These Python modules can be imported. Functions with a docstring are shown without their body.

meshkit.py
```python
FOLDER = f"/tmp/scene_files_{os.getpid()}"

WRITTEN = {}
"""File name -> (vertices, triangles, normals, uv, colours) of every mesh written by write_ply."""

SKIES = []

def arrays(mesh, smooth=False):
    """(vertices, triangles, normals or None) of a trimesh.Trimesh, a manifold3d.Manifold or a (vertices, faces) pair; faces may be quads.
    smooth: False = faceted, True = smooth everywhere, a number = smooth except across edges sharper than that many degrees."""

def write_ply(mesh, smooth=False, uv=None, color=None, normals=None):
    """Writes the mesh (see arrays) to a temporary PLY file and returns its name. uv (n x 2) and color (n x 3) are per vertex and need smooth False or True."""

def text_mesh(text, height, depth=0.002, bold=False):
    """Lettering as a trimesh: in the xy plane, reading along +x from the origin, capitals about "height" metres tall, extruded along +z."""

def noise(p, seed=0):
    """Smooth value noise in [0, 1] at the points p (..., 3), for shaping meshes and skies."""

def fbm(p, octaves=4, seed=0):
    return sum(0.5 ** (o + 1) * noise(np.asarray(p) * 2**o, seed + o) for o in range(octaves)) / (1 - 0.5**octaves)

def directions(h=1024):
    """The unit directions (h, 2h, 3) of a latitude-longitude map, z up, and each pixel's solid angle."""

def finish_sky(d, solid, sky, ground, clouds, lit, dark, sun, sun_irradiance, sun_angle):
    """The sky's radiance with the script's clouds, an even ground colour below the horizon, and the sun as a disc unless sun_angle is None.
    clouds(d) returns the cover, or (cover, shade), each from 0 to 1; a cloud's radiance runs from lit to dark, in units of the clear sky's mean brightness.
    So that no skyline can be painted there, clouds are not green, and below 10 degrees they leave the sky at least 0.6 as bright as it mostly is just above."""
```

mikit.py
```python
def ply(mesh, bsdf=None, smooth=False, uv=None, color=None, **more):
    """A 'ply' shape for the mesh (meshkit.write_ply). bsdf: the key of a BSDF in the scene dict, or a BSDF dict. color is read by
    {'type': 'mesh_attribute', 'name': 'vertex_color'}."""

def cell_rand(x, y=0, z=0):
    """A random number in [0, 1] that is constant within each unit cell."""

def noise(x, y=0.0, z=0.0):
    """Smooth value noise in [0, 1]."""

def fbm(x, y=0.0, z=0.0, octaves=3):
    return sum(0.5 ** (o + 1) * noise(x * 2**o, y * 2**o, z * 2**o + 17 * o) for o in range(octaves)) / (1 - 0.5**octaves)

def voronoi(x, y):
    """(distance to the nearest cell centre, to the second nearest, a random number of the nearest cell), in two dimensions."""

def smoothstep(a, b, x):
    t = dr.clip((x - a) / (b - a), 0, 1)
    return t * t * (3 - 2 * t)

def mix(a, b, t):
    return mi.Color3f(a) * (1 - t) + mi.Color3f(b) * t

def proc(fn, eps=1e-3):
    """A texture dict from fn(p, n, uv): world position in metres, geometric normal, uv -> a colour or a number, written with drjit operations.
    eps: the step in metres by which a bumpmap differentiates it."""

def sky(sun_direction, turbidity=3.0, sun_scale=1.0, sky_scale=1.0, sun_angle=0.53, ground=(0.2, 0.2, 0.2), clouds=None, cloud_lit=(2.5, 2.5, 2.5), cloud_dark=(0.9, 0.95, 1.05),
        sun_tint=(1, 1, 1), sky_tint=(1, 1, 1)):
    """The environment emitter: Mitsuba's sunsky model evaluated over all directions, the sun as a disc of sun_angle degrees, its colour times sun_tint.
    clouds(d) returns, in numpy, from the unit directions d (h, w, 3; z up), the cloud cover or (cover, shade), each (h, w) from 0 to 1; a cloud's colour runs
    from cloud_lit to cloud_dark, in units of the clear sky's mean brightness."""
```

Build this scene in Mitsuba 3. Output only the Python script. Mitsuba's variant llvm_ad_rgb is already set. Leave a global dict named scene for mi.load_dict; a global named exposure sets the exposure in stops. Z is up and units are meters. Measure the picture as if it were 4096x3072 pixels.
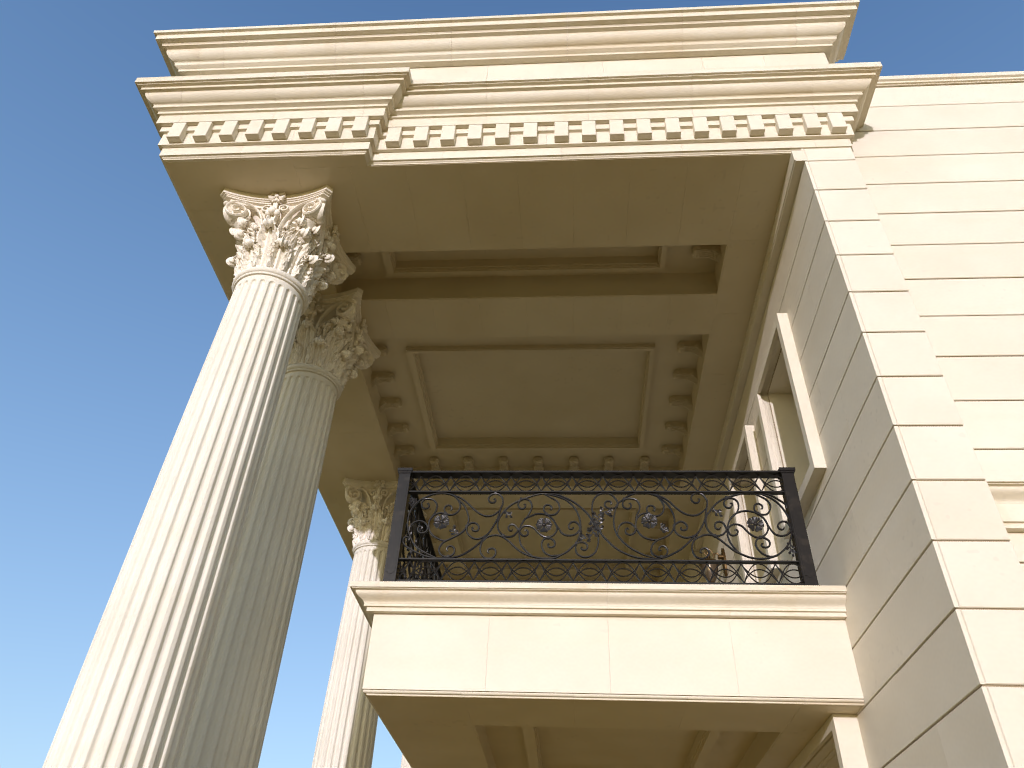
"""A stone villa's columned portico with a balcony, seen from below against a blue sky. Camera eye is the origin; the ground lies 1.6 m below it."""
import math
import numpy as np
import drjit as dr
import mitsuba as mi
import trimesh
import manifold3d
import shapely
from shapely.geometry import Polygon, box as sbox
import mikit
import meshkit
from mikit import noise, fbm, smoothstep, mix

T = mi.ScalarTransform4f
scene = {"type": "scene"}
labels = {}

# ------------------------------------------------------------------ camera, sky, exposure
YAW, PITCH, ROLL, FOV = -0.0940960, 0.6856952, 0.0506041, 66.629


def camera_axes():
    cy, sy, cp, sp, cr, sr = math.cos(YAW), math.sin(YAW), math.cos(PITCH), math.sin(PITCH), math.cos(ROLL), math.sin(ROLL)
    f = np.array([sy * cp, cy * cp, sp])
    r0 = np.array([cy, -sy, 0.0])
    u0 = np.cross(r0, f)
    return f, -sr * r0 + cr * u0


FWD, UP = camera_axes()
scene["camera"] = {"type": "perspective", "fov": FOV, "fov_axis": "x", "near_clip": 0.05, "far_clip": 6000.0,
                   "to_world": T().look_at(origin=[0, 0, 0], target=FWD.tolist(), up=UP.tolist())
                   }
scene["sky"] = mikit.sky((-0.135, -1.0, 0.135), turbidity=4.6, sun_scale=1.0, sun_tint=(0.79, 1.385, 5.9), sky_tint=(1.24, 1.56, 2.24), ground=(0.38, 0.29, 0.14))
exposure = 2.64

SCROLLS = """-1.053,2.797 -1.124,2.83 -1.194,2.87 -1.237,2.911 -1.272,2.963 -1.3,3.026 -1.316,3.101 -1.315,3.177 -1.296,3.243 -1.259,3.299 -1.209,3.338 -1.143,3.372 -1.075,3.385 -1.005,3.378 -0.954,3.356 -0.912,3.316 -0.869,3.272 -0.84,3.217 -0.821,3.152 -0.824,3.103 -0.838,3.06 -0.864,3.023 -0.908,2.991 -0.967,2.957 -1.007,2.933 -1.032,2.897 -1.036,2.861 -1.021,2.83 -0.986,2.808 -0.949,2.811 -0.92,2.831 -0.911,2.862 -0.923,2.89 -0.948,2.9 -0.968,2.892 -0.976,2.871 -0.965,2.854
-0.974,2.954 -1.014,2.949 -1.048,2.962 -1.094,2.99 -1.127,3.032 -1.141,3.08 -1.141,3.123 -1.13,3.15 -1.104,3.18 -1.067,3.197 -1.027,3.194 -1.004,3.173 -0.992,3.156
-1.135,3.15 -1.106,3.2 -1.091,3.244 -1.098,3.288 -1.128,3.322 -1.169,3.333 -1.203,3.327 -1.222,3.299 -1.218,3.266 -1.198,3.243 -1.174,3.243 -1.159,3.263 -1.166,3.288 -1.181,3.285
-0.96,3.361 -0.927,3.328 -0.904,3.289 -0.901,3.244 -0.917,3.211 -0.949,3.186 -0.988,3.184 -1.013,3.2 -1.029,3.233 -1.022,3.26 -0.996,3.272 -0.973,3.261 -0.966,3.236 -0.979,3.225
-1.297,3.031 -1.295,3.058 -1.287,3.085 -1.261,3.112 -1.228,3.123 -1.194,3.118 -1.168,3.101 -1.151,3.075 -1.149,3.043 -1.168,3.019 -1.196,3.013 -1.222,3.029 -1.227,3.058 -1.21,3.072 -1.193,3.064 -1.196,3.05
-1.046,2.797 -1.102,2.802 -1.16,2.819 -1.24,2.857 -1.306,2.898 -1.332,2.931 -1.334,2.962 -1.312,2.978 -1.287,2.971 -1.287,2.95 -1.299,2.95
-0.65,3.016 -0.668,2.998 -0.704,2.974 -0.741,2.963 -0.779,2.974 -0.812,3.002 -0.829,3.034 -0.829,3.066 -0.825,3.082 -0.803,3.103 -0.775,3.109 -0.745,3.093 -0.731,3.063 -0.741,3.04 -0.765,3.034 -0.785,3.047 -0.784,3.066 -0.774,3.061
-1.006,3.381 -0.93,3.356 -0.868,3.317 -0.815,3.267 -0.763,3.217 -0.717,3.185 -0.668,3.171 -0.621,3.182 -0.584,3.212 -0.564,3.234
-1.045,2.795 -0.962,2.798 -0.897,2.806 -0.834,2.832 -0.772,2.878 -0.728,2.919 -0.689,2.966 -0.646,3.024 -0.611,3.088 -0.586,3.147 -0.574,3.19 -0.564,3.24 -0.549,3.289 -0.554,3.34 -0.578,3.37 -0.613,3.385 -0.646,3.373 -0.667,3.345 -0.667,3.317 -0.647,3.298 -0.623,3.298 -0.609,3.317 -0.617,3.334 -0.629,3.328
-0.667,2.982 -0.693,2.951 -0.707,2.909 -0.709,2.868 -0.694,2.828 -0.665,2.8 -0.628,2.795 -0.596,2.813 -0.584,2.849 -0.593,2.874 -0.616,2.884 -0.642,2.874 -0.65,2.853 -0.635,2.841
-0.692,2.946 -0.661,2.98 -0.62,2.995 -0.577,2.998 -0.529,2.98 -0.476,2.937 -0.432,2.891 -0.38,2.85 -0.315,2.82 -0.241,2.803 -0.186,2.799 -0.127,2.802 -0.076,2.827 -0.026,2.858 0.016,2.899 0.048,2.935 0.072,2.992 0.085,3.054 0.083,3.118 0.07,3.177 0.043,3.242 0,3.296 -0.052,3.335 -0.125,3.363 -0.193,3.379
-0.183,3.385 -0.26,3.377 -0.338,3.351 -0.414,3.318 -0.476,3.279 -0.527,3.229 -0.558,3.18 -0.579,3.131 -0.582,3.083 -0.57,3.04 -0.54,3.004 -0.502,2.986 -0.46,2.991 -0.432,3.015 -0.415,3.047 -0.43,3.073 -0.454,3.094 -0.478,3.094 -0.493,3.073 -0.488,3.046 -0.468,3.038 -0.46,3.052
-0.405,3.057 -0.388,3.1 -0.361,3.148 -0.323,3.17 -0.276,3.192 -0.229,3.194 -0.186,3.184 -0.147,3.154 -0.119,3.112 -0.105,3.074 -0.107,3.043 -0.128,3.006 -0.156,2.988 -0.188,2.982 -0.226,2.998 -0.259,3.029 -0.288,3.063 -0.321,3.081 -0.359,3.084 -0.385,3.068 -0.402,3.036 -0.385,3.002 -0.356,2.994 -0.336,3.01 -0.337,3.036 -0.353,3.049 -0.362,3.036
-0.354,3.156 -0.333,3.191 -0.315,3.23 -0.309,3.268 -0.322,3.307 -0.351,3.329 -0.385,3.329 -0.416,3.306 -0.422,3.273 -0.407,3.246 -0.383,3.24 -0.364,3.257 -0.365,3.282 -0.379,3.279
-0.207,3.377 -0.154,3.346 -0.11,3.318 -0.088,3.28 -0.086,3.236 -0.11,3.198 -0.143,3.184 -0.181,3.189 -0.207,3.219 -0.213,3.252 -0.196,3.274 -0.17,3.277 -0.148,3.257 -0.15,3.235 -0.165,3.235
-0.119,3.112 -0.09,3.059 -0.067,3.022 -0.035,3.001 0.007,2.999 0.045,3.012 0.073,3.044 0.08,3.07 0.078,3.081 0.06,3.107 0.032,3.123 0.004,3.112 -0.011,3.085 -0.004,3.059 0.017,3.057 0.029,3.072
-0.065,2.835 -0.108,2.825 -0.154,2.824 -0.196,2.847 -0.219,2.887 -0.225,2.928 -0.209,2.964 -0.179,2.977 -0.146,2.967 -0.123,2.944 -0.123,2.913 -0.146,2.895 -0.169,2.9 -0.176,2.92 -0.164,2.926
-0.409,3.036 -0.403,2.984 -0.392,2.927 -0.363,2.881 -0.324,2.841 -0.287,2.816
0.048,2.927 0.041,2.894 0.047,2.853 0.074,2.823 0.115,2.811 0.156,2.822 0.193,2.854 0.215,2.91 0.222,2.972 0.219,3.029 0.204,3.086 0.185,3.145 0.182,3.204 0.179,3.258 0.192,3.319 0.227,3.369 0.276,3.386 0.323,3.383 0.36,3.352 0.383,3.314 0.385,3.275 0.366,3.253 0.332,3.242 0.299,3.253 0.281,3.28 0.294,3.308 0.325,3.311 0.339,3.292 0.327,3.283
0.046,2.927 0.081,2.94 0.113,2.935 0.135,2.91 0.125,2.879 0.102,2.874 0.084,2.889 0.094,2.899
-0.193,3.385 -0.11,3.377 -0.038,3.346 0.029,3.307 0.086,3.258 0.132,3.209 0.169,3.155 0.2,3.097 0.231,3.045 0.262,2.993 0.306,2.942 0.35,2.896 0.407,2.856 0.478,2.824 0.549,2.807 0.638,2.803
0.63,2.803 0.716,2.813 0.786,2.844 0.852,2.884 0.911,2.935 0.967,2.992 1.009,3.038 1.048,3.101 1.073,3.159 1.086,3.218 1.1,3.272 1.105,3.321 1.083,3.37 1.048,3.392 1.014,3.387 0.985,3.359 0.984,3.326 1.005,3.301 1.033,3.304 1.048,3.332 1.033,3.34
0.379,3.27 0.402,3.303 0.431,3.325 0.481,3.364 0.54,3.386 0.597,3.392 0.668,3.378 0.727,3.348 0.775,3.298 0.808,3.244 0.826,3.185 0.829,3.121 0.815,3.063 0.783,3.016 0.735,2.985 0.692,2.967 0.653,2.939 0.63,2.898 0.629,2.858 0.654,2.828 0.693,2.816 0.735,2.831 0.752,2.869 0.741,2.901 0.715,2.911 0.691,2.898 0.689,2.876 0.705,2.873
0.381,3.275 0.362,3.215 0.35,3.151 0.351,3.077 0.369,3.014 0.404,2.958 0.451,2.907 0.508,2.867 0.573,2.832 0.644,2.81
0.375,3.024 0.384,3.072 0.406,3.103 0.44,3.119 0.476,3.114 0.503,3.093 0.518,3.067 0.509,3.03 0.475,3.009 0.444,3.02 0.438,3.051 0.455,3.067 0.466,3.056
0.518,3.072 0.524,3.062 0.549,3.015 0.584,2.984 0.628,2.969 0.674,2.964 0.697,2.97
0.518,3.072 0.526,3.13 0.545,3.168 0.575,3.195 0.608,3.2 0.635,3.189
0.524,3.136 0.532,3.178 0.558,3.232 0.563,3.276 0.545,3.32 0.513,3.336 0.475,3.339 0.441,3.325 0.427,3.292 0.435,3.259 0.465,3.243 0.492,3.259 0.491,3.292 0.474,3.289
0.713,3.353 0.747,3.304 0.755,3.254 0.739,3.206 0.7,3.179 0.658,3.184 0.627,3.205 0.617,3.238 0.631,3.268 0.66,3.273 0.682,3.254 0.678,3.227 0.664,3.233
1.011,3.041 0.983,3.012 0.944,2.992 0.898,2.986 0.855,3.006 0.826,3.042 0.821,3.084 0.842,3.111 0.876,3.129 0.907,3.116 0.924,3.085 0.915,3.059 0.887,3.051 0.87,3.069 0.88,3.077
0.645,3.389 0.668,3.381 0.737,3.359 0.8,3.315 0.846,3.26 0.898,3.212 0.946,3.188 0.997,3.185 1.046,3.207 1.09,3.25
0.996,3.007 0.969,2.966 0.946,2.925 0.942,2.88 0.959,2.83 0.992,2.808 1.028,2.811 1.062,2.841 1.067,2.876 1.042,2.896 1.01,2.885 1.002,2.86 1.017,2.856
0.96,2.961 1.009,2.992 1.051,3.01 1.097,3.01 1.131,2.995 1.172,2.962 1.212,2.922 1.259,2.877 1.317,2.843 1.375,2.819 1.439,2.809 1.506,2.815 1.577,2.84 1.637,2.885 1.683,2.94 1.712,3.001 1.727,3.063 1.729,3.12 1.718,3.183 1.696,3.241 1.664,3.295 1.621,3.338 1.566,3.371 1.509,3.393
1.509,3.393 1.476,3.394 1.405,3.39 1.337,3.371 1.269,3.349 1.214,3.321 1.167,3.283 1.129,3.239 1.09,3.186 1.073,3.133 1.073,3.08 1.091,3.039 1.128,3.005 1.169,3.006 1.203,3.024 1.226,3.06 1.223,3.076 1.21,3.112 1.18,3.128 1.151,3.117 1.139,3.091 1.149,3.065 1.171,3.062 1.183,3.078
1.232,3.06 1.237,3.076 1.252,3.123 1.287,3.176 1.328,3.208 1.377,3.224 1.427,3.224 1.475,3.208 1.516,3.177 1.541,3.135 1.551,3.088 1.54,3.046 1.512,3.01 1.477,2.992 1.442,2.994 1.409,3.015 1.378,3.051 1.352,3.087 1.318,3.105 1.281,3.102 1.252,3.084 1.239,3.055 1.247,3.019 1.273,3.006 1.302,3.019 1.312,3.045 1.298,3.06 1.288,3.05
1.283,3.165 1.324,3.208 1.347,3.256 1.347,3.305 1.323,3.335 1.287,3.343 1.252,3.327 1.236,3.294 1.248,3.261 1.274,3.253 1.298,3.272 1.299,3.297 1.285,3.294
1.476,3.393 1.528,3.365 1.574,3.333 1.599,3.289 1.594,3.246 1.566,3.203 1.528,3.193 1.489,3.208 1.469,3.24 1.477,3.278 1.507,3.294 1.532,3.278 1.533,3.251 1.518,3.246
1.55,3.108 1.569,3.057 1.594,3.021 1.636,3.006 1.683,3.016 1.715,3.047 1.722,3.073 1.719,3.094 1.703,3.125 1.672,3.133 1.643,3.119 1.627,3.093 1.634,3.067 1.66,3.062 1.674,3.08
1.611,2.86 1.571,2.835 1.522,2.83 1.477,2.849 1.443,2.889 1.432,2.934 1.448,2.974 1.477,2.992 1.512,2.985 1.539,2.959 1.536,2.924 1.508,2.906 1.478,2.914 1.477,2.936 1.489,2.939
1.23,3.06 1.228,3.009 1.238,2.953 1.263,2.902 1.297,2.858 1.341,2.831
1.509,3.393 1.573,3.388 1.634,3.36 1.683,3.322 1.718,3.29 1.728,3.268 1.717,3.255"""
ROSETTES = [(-1.038, 3.107), (-0.208, 3.082), (0.628, 3.12), (1.451, 3.098)]
LEAVES = {'a': (-1.3, 3.316), 'b': (-0.93, 3.023), 'c': (-0.506, 3.191), 'd': (0.183, 3.055), 'd2': (0.109, 2.971), 'e': (0.225, 3.14), 'e2': (0.293, 3.215), 'f': (0.745, 3.052), 'g': (1.167, 3.213), 'h': (1.686, 2.885)}
CLAMPS = [(-1.21, 3.33), (-1.145, 3.069), (-0.832, 3.074), (-1.013, 3.192), (-0.96, 2.808), (-0.4, 3.329), (-0.412, 3.047), (-0.532, 2.993), (-0.188, 3.189), (0.08, 3.073), (0.046, 2.927), (-0.176, 2.98), (0.378, 3.267), (0.441, 3.33), (0.518, 3.072), (0.821, 3.087), (0.631, 3.195), (0.7, 2.818), (1.261, 3.346), (1.236, 3.068), (1.128, 3.003), (1.493, 3.203), (1.477, 2.992), (1.722, 3.068)]
# ------------------------------------------------------------------ materials


def mottled(lo, hi, tint, warm=0.35, seed=0.0):
    """Cream limestone: broad mottling, fine grain, warm bedding veins and pits."""
    def fn(p, n, uv):
        a = fbm(p.x * 1.7 + seed, p.y * 1.7, p.z * 1.7, 3)
        g = noise(p.x * 60 + seed, p.y * 60, p.z * 60)
        v = smoothstep(0.56, 0.74, fbm(p.x * 0.9 + 5 + seed, p.y * 0.9 + 3, p.z * 5.0, 3))
        pit = smoothstep(0.80, 0.9, noise(p.x * 23 + 7 + seed, p.y * 23, p.z * 23)) * smoothstep(0.5, 0.7, noise(p.x * 2.2 + seed, p.y * 2.2, p.z * 2.2 + 9))
        c = mix(lo, hi, dr.clip(a * 1.5 - 0.25, 0, 1))
        c = mix(c, tint, v * warm)
        return c * (0.985 + 0.03 * g) * (1 - 0.06 * pit)
    return fn


def stone(lo, hi, tint, warm=0.35, seed=0.0, rough=0.62, bump=0.0004, freq=45.0):
    def relief(p, n, uv):
        return fbm(p.x * freq, p.y * freq, p.z * freq, 2)
    return {"type": "twosided", "bsdf": {"type": "bumpmap", "arbitrary": mikit.proc(relief, 2e-3), "scale": bump,
            "bsdf": {"type": "principled", "base_color": mikit.proc(mottled(lo, hi, tint, warm, seed)), "roughness": rough, "specular": 0.35}}}


scene["wall_stone"] = stone((0.585, 0.53, 0.42), (0.645, 0.595, 0.485), (0.58, 0.485, 0.32), 0.09)
scene["wall_stone_b"] = stone((0.581, 0.526, 0.415), (0.641, 0.591, 0.481), (0.575, 0.481, 0.316), 0.09, 31.0)
scene["wall_stone_c"] = stone((0.589, 0.535, 0.425), (0.649, 0.599, 0.49), (0.585, 0.49, 0.326), 0.09, 77.0)


def weathered(p, n, uv):
    """The cornice stones: rain has left warm tea-coloured stains that run along the mouldings and down from their joints."""
    a = fbm(p.x * 1.4, p.y * 1.4, p.z * 1.4, 3)
    s = smoothstep(0.50, 0.80, fbm(p.x * 1.1 + 11, p.y * 1.1, p.z * 9.0, 3))
    d = smoothstep(0.62, 0.80, fbm(p.x * 9.0 + 3, p.y * 9.0, p.z * 1.3, 2)) * 0.5
    c = mix((0.57, 0.515, 0.40), (0.645, 0.595, 0.48), dr.clip(a * 1.5 - 0.25, 0, 1))
    c = mix(c, (0.50, 0.385, 0.215), dr.clip(s * 0.34 + d * 0.28, 0, 0.5))
    return c * (0.96 + 0.08 * noise(p.x * 55, p.y * 55, p.z * 55))


def grain(p, n, uv):
    return fbm(p.x * 45, p.y * 45, p.z * 45, 2)


def stone_of(fn, rough=0.62, bump=0.0006):
    return {"type": "twosided", "bsdf": {"type": "bumpmap", "arbitrary": mikit.proc(grain, 2e-3), "scale": bump,
            "bsdf": {"type": "principled", "base_color": mikit.proc(fn), "roughness": rough, "specular": 0.35}}}


scene["moulding_stone"] = stone_of(weathered)
scene["column_stone"] = stone((0.605, 0.565, 0.475), (0.665, 0.63, 0.54), (0.585, 0.52, 0.385), 0.2, 13.0, 0.6, 0.0004)
scene["carved_stone"] = stone((0.70, 0.65, 0.555), (0.77, 0.725, 0.635), (0.66, 0.575, 0.44), 0.2, 19.0, 0.6, 0.0004, 70.0)


def grout(p, n, uv):
    return mix((0.22, 0.165, 0.10), (0.40, 0.325, 0.225), fbm(p.x * 3.0, p.y * 3.0, p.z * 7.0, 3))


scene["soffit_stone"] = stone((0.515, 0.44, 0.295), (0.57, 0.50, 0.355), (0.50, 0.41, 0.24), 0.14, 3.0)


scene["grout"] = {"type": "twosided", "bsdf": {"type": "diffuse", "reflectance": mikit.proc(grout)}}


def iron_colour(p, n, uv):
    w = smoothstep(0.55, 0.8, fbm(p.x * 14, p.y * 14, p.z * 14, 3))
    return mix((0.015, 0.0135, 0.0125), (0.026, 0.022, 0.018), w)


scene["wrought_iron"] = {"type": "twosided", "bsdf": {"type": "principled", "base_color": mikit.proc(iron_colour), "roughness": 0.26, "metallic": 0.0, "specular": 0.24}}
scene["aged_brass"] = {"type": "twosided", "bsdf": {"type": "principled", "base_color": {"type": "rgb", "value": [0.14, 0.088, 0.036]}, "roughness": 0.3, "metallic": 0.9}}
scene["lamp_glass"] = {"type": "twosided", "bsdf": {"type": "principled", "base_color": {"type": "rgb", "value": [0.13, 0.095, 0.055]}, "roughness": 0.14, "metallic": 0.6, "clearcoat": 0.6}}


def paving(p, n, uv):
    a = fbm(p.x * 0.5, p.y * 0.5, 0.0, 4)
    return mix((0.41, 0.262, 0.072), (0.47, 0.312, 0.098), a) * (0.92 + 0.16 * noise(p.x * 40, p.y * 40, 0.0))


scene["pale_paving"] = {"type": "twosided", "bsdf": {"type": "diffuse", "reflectance": mikit.proc(paving)}}
WALLS = ("wall_stone", "wall_stone_b", "wall_stone_c")
rng = np.random.default_rng(7)

# ------------------------------------------------------------------ helpers
count = {}


def key_of(name):
    k = count.get(name, 0)
    count[name] = k + 1
    return name if k == 0 else f"{name}_{k:03d}"


def thing(name, label, category, group=None):
    key = key_of(name)
    labels[key] = {"label": label, "category": category}
    if group:
        labels[key]["group"] = group
    return key


def add(parent, name, mesh, bsdf, smooth=False, label=None, at=None, shape=None):
    key = key_of(f"{parent}__{name}" if parent else name)
    s = dict(shape) if shape is not None else mikit.ply(mesh, bsdf, smooth)
    if at is not None:
        s["to_world"] = at
    scene[key] = s
    if label:
        labels[key] = {"label": label}
    return key


def box(x0, x1, y0, y1, z0, z1):
    m = trimesh.creation.box(extents=(x1 - x0, y1 - y0, z1 - z0))
    m.apply_translation(((x0 + x1) / 2, (y0 + y1) / 2, (z0 + z1) / 2))
    return m


def slab(u0, u1, v0, v1, depth, bevel, place, bu=None):
    """A stone: its face in the plane w = 0 with bevelled edges, its body behind it (w < 0); place(u, v, w) gives x, y, z."""
    b = bevel
    c = b if bu is None else bu
    pts = [(u0 + c, v0 + b, 0), (u1 - c, v0 + b, 0), (u1 - c, v1 - b, 0), (u0 + c, v1 - b, 0),
           (u0, v0, -b), (u1, v0, -b), (u1, v1, -b), (u0, v1, -b), (u0, v0, -depth), (u1, v0, -depth), (u1, v1, -depth), (u0, v1, -depth)]
    q = [(0, 1, 2, 3), (11, 10, 9, 8)]
    for a in (0, 4):
        q += [(a + 4 + i, a + 4 + (i + 1) % 4, a + (i + 1) % 4, a + i) for i in range(4)]
    v = np.array([place(*p) for p in pts], float)
    f = np.array(q)
    m = trimesh.Trimesh(v, np.vstack([f[:, [0, 1, 2]], f[:, [0, 2, 3]]]), process=False)
    if m.volume < 0:
        m.invert()
    return m


def prism(poly, depth_axis, w0, w1):
    """A shapely polygon in two axes, extruded along the third: 'x' takes (y, z), 'y' takes (x, z), 'z' takes (x, y)."""
    m = trimesh.creation.extrude_polygon(poly, w1 - w0, engine="earcut")
    v = m.vertices.copy()
    w = v[:, 2] + w0
    cols = {"x": (w, v[:, 0], v[:, 1]), "y": (v[:, 0], w, v[:, 1]), "z": (v[:, 0], v[:, 1], w)}[depth_axis]
    m = trimesh.Trimesh(np.column_stack(cols), m.faces, process=False)
    if m.volume < 0:
        m.invert()
    return m


def moulding(profile, base, t, n, s0, s1, m0=0.0, m1=0.0):
    """A length of moulding: profile [(projection, z)] closed, run from s0 to s1 along t from base, n outward; m = +1 mitres round an outer corner, -1 an inner one."""
    prof = np.array(profile, float)
    base, t, n = (np.array(a, float) for a in (base, t, n))
    k = len(prof)
    _, tri = trimesh.creation.triangulate_polygon(Polygon(prof), engine="earcut")

    def ring(s, m, sign):
        c = base[None, :2] + n[None, :2] * prof[:, :1] + t[None, :2] * (s + sign * m * prof[:, :1])
        return np.column_stack([c, prof[:, 1]])
    v = np.vstack([ring(s0, m0, -1), ring(s1, m1, 1)])
    tri_v, _ = trimesh.creation.triangulate_polygon(Polygon(prof), engine="earcut")
    idx = [int(np.argmin(np.hypot(*(prof - q).T))) for q in tri_v]
    tri = np.array(idx)[tri]
    f = [(i, (i + 1) % k, k + (i + 1) % k) for i in range(k)] + [(i, k + (i + 1) % k, k + i) for i in range(k)]
    f += [tuple(a) for a in tri] + [tuple(a[::-1] + k) for a in tri]
    m = trimesh.Trimesh(v, np.array(f), process=False)
    trimesh.repair.fix_normals(m)
    return m


def run(parent, name, profile, base, t, n, length, joints, bsdf, m0=0.0, m1=0.0, gap=0.0016, smooth=35):
    """A run of moulding cut into single stones at the joints."""
    cuts = [0.0] + [j for j in joints if 0.02 < j < length - 0.02] + [length]
    for i, (a, b) in enumerate(zip(cuts[:-1], cuts[1:])):
        first, last = i == 0, i == len(cuts) - 2
        m = moulding(profile, base, t, n, a + (0 if first else gap / 2), b - (0 if last else gap / 2), m0 if first else 0, m1 if last else 0)
        if isinstance(bsdf, str):
            add(parent, name, m, bsdf, smooth)
        else:
            add(parent, name, m, bsdf[int(rng.integers(len(bsdf)))], smooth)


def lathe(profile, seg=64, mats=None):
    m = trimesh.creation.revolve(np.array(profile, float), sections=seg)
    return m


def sweep(pts, frames_b, w, d, closed_ends=True, taper=None, sides=8):
    """A bar of rounded section (w in the plane of the curve, d along frames_b) along the points."""
    pts = np.asarray(pts, float)
    b = np.asarray(frames_b, float)
    tang = np.gradient(pts, axis=0)
    tang /= np.linalg.norm(tang, axis=1, keepdims=True) + 1e-12
    bb = np.broadcast_to(b, pts.shape)
    nn = np.cross(bb, tang)
    nn /= np.linalg.norm(nn, axis=1, keepdims=True) + 1e-12
    a = (np.arange(sides) + 0.5) / sides * 2 * math.pi
    ca, sa = np.cos(a), np.sin(a)
    e = 0.6
    ca, sa = np.sign(ca) * np.abs(ca) ** e, np.sign(sa) * np.abs(sa) ** e
    tp = np.ones(len(pts)) if taper is None else np.asarray(taper, float)
    v = pts[:, None] + nn[:, None] * (ca[None, :, None] * w / 2 * tp[:, None, None]) + bb[:, None] * (sa[None, :, None] * d / 2 * tp[:, None, None])
    k, m = len(pts), sides
    v = v.reshape(-1, 3)
    f = []
    for i in range(k - 1):
        for j in range(m):
            p, q = i * m + j, i * m + (j + 1) % m
            f += [(p, q, q + m), (p, q + m, p + m)]
    if closed_ends:
        f += [(0, j + 1, j) for j in range(1, m - 1)] + [((k - 1) * m, (k - 1) * m + j, (k - 1) * m + j + 1) for j in range(1, m - 1)]
    mesh = trimesh.Trimesh(v, np.array(f), process=False)
    if mesh.volume < 0:
        mesh.invert()
    return mesh


def spline(pts, n=6):
    p = np.asarray(pts, float)
    p = np.vstack([2 * p[0] - p[1], p, 2 * p[-1] - p[-2]])
    t = np.linspace(0, 1, n, endpoint=False)[:, None]
    out = []
    for i in range(1, len(p) - 2):
        a, b, c, d = p[i - 1], p[i], p[i + 1], p[i + 2]
        out.append(0.5 * (2 * b + (c - a) * t + (2 * a - 5 * b + 4 * c - d) * t ** 2 + (3 * b - a - 3 * c + d) * t ** 3))
    return np.vstack(out + [p[-2][None]])


def ball(c, r, sub=2, squash=(1, 1, 1)):
    m = trimesh.creation.icosphere(subdivisions=sub, radius=1.0)
    m.apply_scale(np.array(squash) * r)
    m.apply_translation(c)
    return m


def grid_faces(a, b):
    i, j = np.meshgrid(np.arange(a - 1), np.arange(b - 1), indexing="ij")
    p = (i * b + j).ravel()
    return np.vstack([np.column_stack([p, p + 1, p + b + 1]), np.column_stack([p, p + b + 1, p + b])])


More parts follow.
